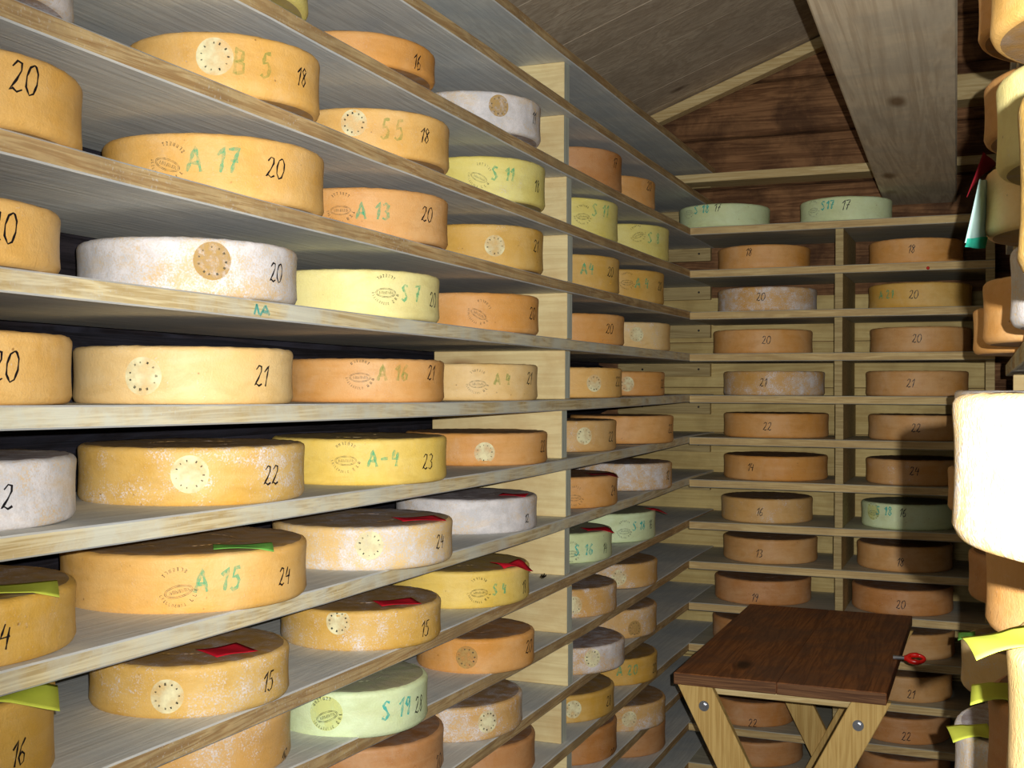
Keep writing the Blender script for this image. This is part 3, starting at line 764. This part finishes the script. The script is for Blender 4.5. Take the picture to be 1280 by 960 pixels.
# ---- left rack, far bay
FB = [(4, 777, 'B', .03, 'rust-orange cheese wheel marked 17', 'nearer', dict(num=('17', 771, 204), vt=180)),
      (4, 818, 'A', .03, 'rust-orange small-looking cheese wheel', 'farther', dict(num=('20', 812, 233), H=.08)),
      (3, 772, 'V', .06, 'pale yellow cheese wheel with green S 11', 'nearer', dict(stamp=(729, 268, 'd', 0), code=('S 11', 756, 264, 'g', .03), vt=244)),
      (3, 836, 'V', .15, 'pale yellow cheese wheel with tilted stamp', 'farther', dict(stamp=(797, 292, 'd', 20), code=('S 8', 820, 298, 'g', .03), vt=276)),
      (2, 775, 'D', .03, 'amber cheese wheel with green A and 20', 'nearer', dict(num=('20', 764, 340), code=('A4', 736, 336, 'g', .028), vt=317)),
      (2, 830, 'D', .03, 'amber cheese wheel with green A code', 'farther', dict(stamp=(784, 351, 'd', 0), code=('A 4', 806, 354, 'g', .028), num=('20', 826, 358), vt=336)),
      (1, 780, 'A', .05, 'orange cheese wheel marked 20', 'nearer', dict(num=('20', 763, 411), vt=391)),
      (1, 838, 'L', .3, 'peach and grey cheese wheel with disc', 'farther', dict(disc_=(796, 418, 'd'), vt=402)),
      (0, 778, 'O', .03, 'golden cheese wheel with pale disc', 'nearer', dict(disc_=(743, 479, 'd'), num=('22', 773, 477), vt=459)),
      (0, 832, 'A', .08, 'orange cheese wheel with half-hidden disc', 'farther', dict(disc_=(784, 480, 'd'), num=('22', 829, 480), vt=464)),
      (-1, 771, 'M', .18, 'tan cheese wheel with pale dotted disc', 'nearer', dict(disc_=(731, 545, 'd'), num=('22', 765, 546), vt=526, vb=566)),
      (-1, 842, 'A', .03, 'broad orange cheese wheel', 'farther', dict(num=('22', 838, 536), vt=520, vb=556)),
      (-2, 773, 'A', .03, 'orange cheese wheel with dark top', 'nearer', dict(stamp=(718, 620, 'n', 0), num=('24', 767, 613), vt=597, vb=637)),
      (-2, 841, 'M', .62, 'white and brown mottled cheese wheel', 'farther', dict(num=('12', 836, 594), vt=580, vb=615)),
      (-3, 767, 'G', .03, 'pale green cheese wheel with S 16 and 14', 'nearer', dict(stamp=(714, 690, 'd', 0), code=('S 16', 735, 687, 't', .026), num=('14', 758, 685), vt=668, vb=706)),
      (-3, 820, 'G', .03, 'pale green cheese wheel with S 18 and 16', 'farther', dict(stamp=(781, 662, 'd', 0), code=('S 18', 803, 657, 't', .024), num=('16', 815, 655), vt=643, vb=680)),
      (-4, 772, 'M', .55, 'grey-topped cheese wheel with pale disc', 'nearer', dict(disc_=(718, 757, 'd'), vt=738, vb=774)),
      (-4, 823, 'M', .4, 'grey-topped tan cheese wheel with disc', 'farther', dict(disc_=(774, 722, 'd'), vt=706, vb=738)),
      (-5, 783, 'M', .72, 'blue-grey moulded cheese wheel with black-dotted disc', 'nearer', dict(disc_=(741, 823, 'd'), vt=811, vb=845)),
      (-5, 823, 'M', .4, 'grey-dusted tan cheese wheel', 'farther', dict(disc_=(794, 786, 't'), vt=764, vb=800)),
      (-6, 769, 'D', .08, 'brown cheese wheel with half-hidden disc', 'nearer', dict(disc_=(717, 887, 'd'), num=('28', 762, 876), vt=871, vb=906)),
      (-6, 823, 'D', .05, 'amber cheese wheel with green A 20', 'farther', dict(code=('A 20', 788, 838, 'g', .026), num=('20', 818, 835), vt=826, vb=859)),
      (-7, 773, 'B', .04, 'brown cheese wheel by the upright', 'nearer', dict(num=('22', 766, 942), H=.085)),
      (-7, 834, 'M', .45, 'grey-topped cheese wheel with white disc', 'farther', dict(disc_=(787, 899, 'd'), vt=884, vb=916)),
      (-8, 834, 'B', .04, 'dark brown cheese wheel low down', 'farther', dict(H=.08))]
for k, uR, col, mo, desc, pos, mk in FB:
    left_wheel(k, None, uR, col, mo, desc, pos, R=0.15 if pos == 'nearer' else 0.148, g=0.0, **mk)
# ---- rack across the end wall
BK = [(4, 848, 962, 'G', .02, 'pale green cheese wheel marked 17', 'left', dict(stamp=(861, 264, 'n'), code=('S 18', 880, 261, 't', .026), num=('17', 898, 259))),
      (4, 1000, 1115, 'G', .02, 'pale green cheese wheel marked 17 under the beam', 'right', dict(stamp=(1016, 261, 'n'), code=('S17', 1036, 256, 't', .026), num=('17', 1059, 256, .028))),
      (3, 897, 1013, 'A', .03, 'orange cheese wheel marked 18', 'left', dict(num=('18', 937, 315))),
      (3, 1085, 1205, 'A', .04, 'pinkish orange cheese wheel marked 18', 'right', dict(num=('18', 1141, 311))),
      (2, 897, 1022, 'M', .62, 'grey-moulded cheese wheel marked 20', 'left', dict(num=('20', 951, 371))),
      (2, 1085, 1215, 'D', .02, 'amber cheese wheel marked 20 with green code', 'right', dict(num=('20', 1142, 368), code=('A 21', 1110, 368, 'g', .024))),
      (1, 892, 1016, 'A', .04, 'orange cheese wheel marked 20', 'left', dict(num=('20', 958, 425))),
      (1, 1087, 1215, 'T', .05, 'brownish pink cheese wheel marked 20', 'right', dict(num=('20', 1146, 423))),
      (0, 904, 1032, 'M', .58, 'white-streaked cheese wheel marked 21', 'left', dict(num=('21', 955, 478))),
      (0, 1082, 1212, 'T', .06, 'tan-brown cheese wheel marked 21', 'right', dict(num=('21', 1139, 479))),
      (-1, 905, 1036, 'A', .02, 'rust-orange cheese wheel marked 22', 'left', dict(num=('22', 959, 533))),
      (-1, 1086, 1213, 'T', .06, 'tan cheese wheel marked 22', 'right', dict(num=('22', 1145, 535))),
      (-2, 903, 1037, 'A', .02, 'rust-orange cheese wheel marked 14', 'left', dict(num=('14', 939, 584))),
      (-2, 1082, 1208, 'T', .2, 'pinkish mottled cheese wheel marked 24', 'right', dict(num=('24', 1143, 589))),
      (-3, 902, 1017, 'M', .3, 'grey-tan cheese wheel marked 16', 'left', dict(num=('16', 951, 640))),
      (-3, 1077, 1196, 'G', .02, 'pale green cheese wheel marked 16', 'right', dict(stamp=(1091, 639, 'y'), code=('S 18', 1108, 639, 't', .026), num=('16', 1130, 641))),
      (-4, 905, 1023, 'T', .06, 'brown cheese wheel marked 13', 'left', dict(num=('13', 950, 692))),
      (-4, 1071, 1192, 'T', .04, 'ochre-brown cheese wheel marked 18', 'right', dict(num=('18', 1127, 703))),
      (-5, 894, 1016, 'B', .02, 'reddish brown cheese wheel marked 19', 'left', dict(num=('19', 945, 747))),
      (-5, 1065, 1193, 'B', .05, 'brown cheese wheel marked 20 with violet-grey top', 'right', dict(num=('20', 1126, 756))),
      (-6, 892, 1014, 'B', .04, 'brown cheese wheel half hidden by the table', 'left', dict()),
      (-6, 1075, 1195, 'T', .1, 'brown cheese wheel beside the red handle', 'right', dict()),
      (-7, 1075, 1192, 'T', .05, 'brown cheese wheel marked 21', 'right', dict(num=('21', 1140, 868))),
      (-8, 888, 996, 'B', .03, 'brown cheese wheel marked 22 between table legs', 'left', dict(num=('22', 941, 904))),
      (-8, 1072, 1190, 'B', .03, 'brown cheese wheel marked 22', 'right', dict(num=('22', 1133, 921))),
      (-9, 885, 1005, 'B', .03, 'brown cheese wheel low behind the table', 'left', dict()),
      (-9, 1072, 1190, 'B', .03, 'brown cheese wheel at the picture bottom', 'right', dict())]
for k, uL, uR, col, mo, desc, bay, mk in BK:
    back_wheel(k, uL, uR, col, mo, desc, bay, **mk)
# ---- right rack, seen edge-on (k counts its boards from the one at eye level)
right_wheel(0, 1265, 0.56, 'D', .3, 'bright golden cheese wheel at far right, closest above eye level', H=.086)
right_wheel(0, 1260, 1.03, 'W', .85, 'white cheese wheel tucked behind the bright golden one, far right', H=.07)
right_wheel(0, 1227, 1.40, 'A', .05, 'orange round-cornered cheese wheel resting on the right rack eye-level board')
right_wheel(0, 1216, 1.80, 'A', .05, 'small far orange cheese wheel at the right rack eye-level board', H=.07)
right_wheel(1, 1244, 1.00, 'P', .15, 'tall pale cream cheese wheel on right rack above the golden one', R=.15, H=.078)
right_wheel(1, 1228, 1.42, 'L', .1, 'cream-tan cheese wheel on right rack beside hanging blue-green paper', H=.078)
right_wheel(2, 1235, 1.06, 'O', .06, 'golden cheese wheel at the top right corner, underside showing', H=.09)
right_wheel(2, 1228, 1.50, 'T', .06, 'brown narrow-looking cheese wheel above the dark red paper')
right_wheel(3, 1222, 1.50, 'A', .06, 'orange cheese wheel sliver behind the top right golden one')
right_wheel(-1, 1188, 0.585, 'L', .5, 'overexposed cream cheese wheel jutting out at the right edge', R=.15, H=.074)
right_wheel(-1, 1191, 2.00, 'W', .8, 'bluish white cheese wheel sliver peeking left of overexposed wheel')
right_wheel(-2, 1184, 2.00, 'T', .05, 'tan cheese wheel sliver low left of the overexposed wheel')
right_wheel(-2, 1256, 0.60, 'L', .15, 'bright peach cheese wheel at bottom right corner', H=.08)
right_wheel(-2, 1233, 1.02, 'A', .08, 'orange cheese wheel under the overexposed one, in its shadow')
right_wheel(-3, 1210, 1.90, 'B', .04, 'dark brown far cheese wheel on lower right rack')
right_wheel(-3, 1232, 1.02, 'B', .04, 'brown shadowed cheese wheel behind the bright peach one')
right_wheel(-4, 1201, 1.84, 'L', .3, 'pale cheese wheel under small green slip, lower right rack')
right_wheel(-4, 1193, 1.38, 'W', .75, 'white-moulded cheese wheel under lime slip, lower right rack')
right_wheel(-5, 1200, 1.6, 'T', .2, 'tan cheese wheel lowest in view on the right rack')
for i, a in enumerate(PLACED):
    for c in PLACED[i+1:]:
        if a[0] == c[0]:
            d = math.hypot(a[1]-c[1], a[2]-c[2])-a[3]-c[3]
            if d < 0: print('OVERLAP %.3f' % d, a[4], '|', c[4])
for a in PLACED: print('W', a[0], 'x%.3f y%.3f R%.3f' % a[1:4], a[4][:50])

# ------------------------------------------------------------------ paper slips on the wheels
def wheel_like(txt):
    for s in wheels:
        if txt in s.o['label']: return s
    raise KeyError(txt)
def slip(u, frac, wd, dp, rot, s, mat, label, curl=0.002, name='paper_slip'):
    """slip of paper on the wheel's top: u picks the sight line, frac how far across the top it lies"""
    ztop = s.c.z + s.H
    d = ray(u, 486); d.z = 0; d.normalize()
    o = Vector((s.c.x, s.c.y, 0)); b2 = d.dot(o); q = b2*b2 - (o.dot(o)-s.R**2)
    h = sqrt(q) if q > 0 else 0.0
    c = d*(b2-h+2*h*frac); ax = Vector((d.y, -d.x, 0)); ay = d
    ca, sa = cos(radians(rot)), sin(radians(rot)); ex = ax*ca+ay*sa; ey = ay*ca-ax*sa
    bm = bmesh.new(); n = 8; G = []
    for i in range(n+1):
        row = []
        for j in range(n+1):
            p = c + ex*wd*(i/n-.5) + ey*dp*(j/n-.5)
            rr = math.hypot(p.x-s.c.x, p.y-s.c.y)
            z = ztop + 0.0016 + curl*(0.5+0.5*sin(pi*(i/n)*1.6+j*.3))
            if rr > s.R-0.004: z -= (rr-s.R+0.004)*0.35
            row.append(bm.verts.new((p.x, p.y, z)))
        G.append(row)
    for i in range(n):
        for j in range(n): bm.faces.new((G[i][j], G[i+1][j], G[i+1][j+1], G[i][j+1]))
    bmesh.ops.recalc_face_normals(bm, faces=bm.faces)
    o = link(name, bm, mat, None, True)
    md = o.modifiers.new('thick', 'SOLIDIFY'); md.thickness = 0.0004; md.offset = 1
    return tag(o, label, 'paper', 'paper slips on the cheeses')
slip(8, 0.22, .10, .06, 0, wheel_like('marked 24 under green slip'), note_lime, 'yellow-green slip on the ochre wheel marked 24 at left edge')
slip(305, 0.13, .075, .045, 2, wheel_like('A 15 and 24'), note_green, 'green slip on the golden wheel marked 24')
slip(524, 0.30, .075, .06, 20, wheel_like('mould-flecked cheese wheel marked 24'), note_red, 'red slip on the mould-flecked wheel marked 24')
slip(643, 0.25, .055, .05, -10, wheel_like('white-moulded cheese wheel under red'), note_red, 'red slip on the white-moulded wheel beside the upright')
slip(15, 0.14, .09, .06, 0, wheel_like('brownish cheese wheel marked 16'), note_lime, 'lime slip on the wheel marked 16, bottom left corner')
slip(285, 0.27, .06, .055, 30, wheel_like('ochre cheese wheel marked 15 with'), note_red, 'red slip on the ochre wheel marked 15, lower left')
slip(497, 0.22, .068, .05, 20, wheel_like('speckled ochre'), note_red, 'red slip on the mould-speckled ochre wheel marked 15')
slip(640, 0.10, .07, .05, 35, wheel_like('yellow cheese wheel with green S 4'), note_red, 'crumpled red slip hanging over the yellow S 4 wheel', curl=0.009)
slip(752, 0.25, .07, .06, 20, wheel_like('orange cheese wheel with dark top'), note_dark_red, 'dark red slip on the orange far wheel beyond the upright')
slip(747, 0.25, .07, .06, 20, wheel_like('with S 16 and'), note_red, 'red slip on the pale green wheel marked 14')
slip(820, 0.5, .05, .05, 30, wheel_like('with S 18 and'), note_red, 'tiny red slip beside the pale green far wheel marked 16')
slip(1262, 0.10, .038, .05, 10, wheel_like('bright peach'), note_lime, 'lime slip on the bright peach wheel at lower right', curl=0.003)
slip(1214, 0.12, .045, .05, 10, wheel_like('under lime slip'), note_lime, 'lime slip jutting from white-moulded wheel on the lower right rack', curl=0.003)
slip(1209, 0.5, .025, .06, 0, wheel_like('under small green slip'), note_green, 'small green slip on the pale wheel, lower right rack')
slip(1246, 0.3, .04, .06, 0, wheel_like('brown shadowed'), note_lime, 'narrow lime slip between right rack wheels, low down')
def sheet(px, Z, mat, name, label, thick=0.0008, cat='paper'):
    P = [at_Z(u, v, Z*zf) for u, v, zf in px]
    bm = bmesh.new(); n = 5; G = []
    for i in range(n+1):
        row = []
        for j in range(n+1):
            a = P[0].lerp(P[1], i/n); c = P[3].lerp(P[2], i/n); q = a.lerp(c, j/n)
            q = q + Vector((0, 0.004*sin(i*1.3+j*.8), 0)); row.append(bm.verts.new(q))
        G.append(row)
    for i in range(n):
        for j in range(n): bm.faces.new((G[i][j], G[i+1][j], G[i+1][j+1], G[i][j+1]))
    bmesh.ops.recalc_face_normals(bm, faces=bm.faces)
    o = link(name, bm, mat, None, True); md = o.modifiers.new('thick', 'SOLIDIFY'); md.thickness = thick
    return tag(o, label, cat) if label else o
sh = sheet([(1224, 224, 1.0), (1236, 226, 1.04), (1232, 306, 1.04), (1206, 304, 1.0)], 1.36, note_mint, 'hanging_paper', 'pale blue and teal paper hanging on the right rack')
tb = sheet([(1209, 298, .995), (1234, 296, 1.035), (1231, 311, 1.035), (1206, 309, .995)], 1.36, note_teal, 'teal_border', None); tb.parent = sh
sheet([(1229, 190, 1.0), (1246, 205, 1.04), (1222, 222, 1.02), (1208, 247, 1.0)], 1.40, note_dark_red, 'hanging_paper', 'dark red paper hanging above the pale blue one')

# ------------------------------------------------------------------ writing on board edges
def edge_marks(lines, k, mat, name, wd):
    bm = bmesh.new()
    for ln in lines:
        P = [at_x(u, v, -A+0.0022) for u, v in ln]
        for a, c in zip(P, P[1:]):
            d = (c-a).normalized(); n = Vector((1, 0, 0)).cross(d)*wd/2
            bm.faces.new([bm.verts.new(q) for q in (a-n, c-n, c+n, a+n)])
    o = link(name, bm, mat, left); ploc(o, left); return o
edge_marks([[(318, 393), (321, 380), (324, 393)], [(325, 395), (332, 382), (337, 394)], [(328, 389), (335, 391)]], 1, ink_teal, 'blue_scribble', 0.004)
edge_marks([[(675, 722), (678, 718), (677, 723), (681, 717), (679, 722), (683, 719)]], -3, ink_black, 'black_scribble', 0.004)

# ------------------------------------------------------------------ folding table
TZ = EYE-0.65
tc = [at_z(840, 838, TZ), at_z(1102, 868, TZ), at_z(1145, 770, TZ), at_z(940, 755, TZ)]
tx0 = (tc[0].x+tc[3].x)/2; tx1 = (tc[1].x+tc[2].x)/2; ty0 = (tc[0].y+tc[1].y)/2; ty1 = min((tc[2].y+tc[3].y)/2, YC-0.03)
print('TABLE', tc, tx0, tx1, ty0, ty1)
tcx, tcy = (tx0+tx1)/2, (ty0+ty1)/2
tw, tl = (tx1-tx0), (ty1-ty0)
tab = empty('folding_table', (tcx, tcy, 0))
tab.rotation_euler = (0, 0, 0)
tag(tab, 'small table with dark stained top on crossed pale wooden legs', 'table')
TT = 0.027
nb = 2
for i in range(nb):
    b = bmesh.new(); x0 = -tw/2+tw*i/nb; x1 = x0+tw/nb
    box(b, x0+0.0004, x1-0.0004, -tl/2, tl/2, TZ-TT, TZ-random.uniform(0, .0006), 0.0015)
    for f in b.faces:
        f.normal_update()
        if f.normal.y < -0.9: f.material_index = 1
    link('top_plank', b, [table_top, table_edge], tab)
zt = TZ-TT
for sy, nm in ((-1, 'front'), (1, 'rear')):
    yy = sy*(tl/2-0.055)
    span = tw/2-0.045
    b = bmesh.new(); box(b, -span+0.01, span-0.01, yy+0.016, yy+0.036, zt-0.032, zt-0.0005, 0.0015)
    link('cross_rail', b, batten_mat, tab)
    for sx in (-1, 1):
        b = bmesh.new(); y2 = yy + (0.0 if sx < 0 else -0.0225)
        a = Vector((sx*(span+0.012), y2, zt-0.0)); c = Vector((-sx*(span-0.02), y2, 0.0))
        d = (c-a).normalized(); s_ = Vector((1, 0, 0)); hw = 0.036
        # ends cut level with the top and the floor
        dx = hw/abs(d.z)
        P = []
        for q in (a, c):
            for (i, j) in ((-1, -1), (1, -1), (1, 1), (-1, 1)): P.append(q+Vector((i*dx, j*0.0105, 0)))
        hexa(b, P, 0.0015)
        lg = link('leg', b, leg_mat, tab)
        b = bmesh.new(); bmesh.ops.create_cone(b, cap_ends=True, segments=6, radius1=.0065, radius2=.0065, depth=.008)
        t = 0.055/(a.z-c.z); p = a.lerp(c, t)
        o = link('bolt', b, metal_mat, lg); o.location = p+Vector((0, -0.0145, 0)); o.rotation_euler = (pi/2, 0, 0)
        b = bmesh.new(); bmesh.ops.create_cone(b, cap_ends=True, segments=18, radius1=.012, radius2=.012, depth=.002)
        o = link('washer', b, metal_mat, lg); o.location = p+Vector((0, -0.0115, 0)); o.rotation_euler = (pi/2, 0, 0)
# red-handled tool on the table edge
hp = at_z(1124, 821, TZ+0.010)
hr = empty('red_handled_tool', (tx1+0.004, hp.y, TZ+0.008)); hr.rotation_euler = (radians(48), 0, radians(6)); hr.scale = (0.72, 0.72, 0.72)
tag(hr, 'small red plastic handle sticking out past the table edge', 'tool')
b = bmesh.new(); bmesh.ops.create_cone(b, cap_ends=True, segments=12, radius1=.0075, radius2=.006, depth=.04, matrix=Matrix.Translation((0.0, 0, 0)) @ Matrix.Rotation(pi/2, 4, 'Y'))
link('steel_neck', b, metal_mat, hr)
b = bmesh.new(); n = 26; G = []
for i in range(n):
    a = 2*pi*i/n; cx_, cy_ = 0.052+0.026*cos(a), 0.0+0.013*sin(a)
    tr = 0.0085 if cos(a) < 0.3 else 0.0065
    G.append([b.verts.new((cx_+tr*cos(t)*cos(a), cy_+tr*cos(t)*sin(a), tr*sin(t)*1.2)) for t in [2*pi*j/10 for j in range(10)]])
for i in range(n):
    for j in range(10): b.faces.new((G[i][j], G[(i+1) % n][j], G[(i+1) % n][(j+1) % 10], G[i][(j+1) % 10]))
bmesh.ops.create_cone(b, cap_ends=True, segments=12, radius1=.0085, radius2=.011, depth=.022, matrix=Matrix.Translation((0.026, 0, 0)) @ Matrix.Rotation(pi/2, 4, 'Y'))
bmesh.ops.recalc_face_normals(b, faces=b.faces)
link('handle', b, red_plastic, hr, True)
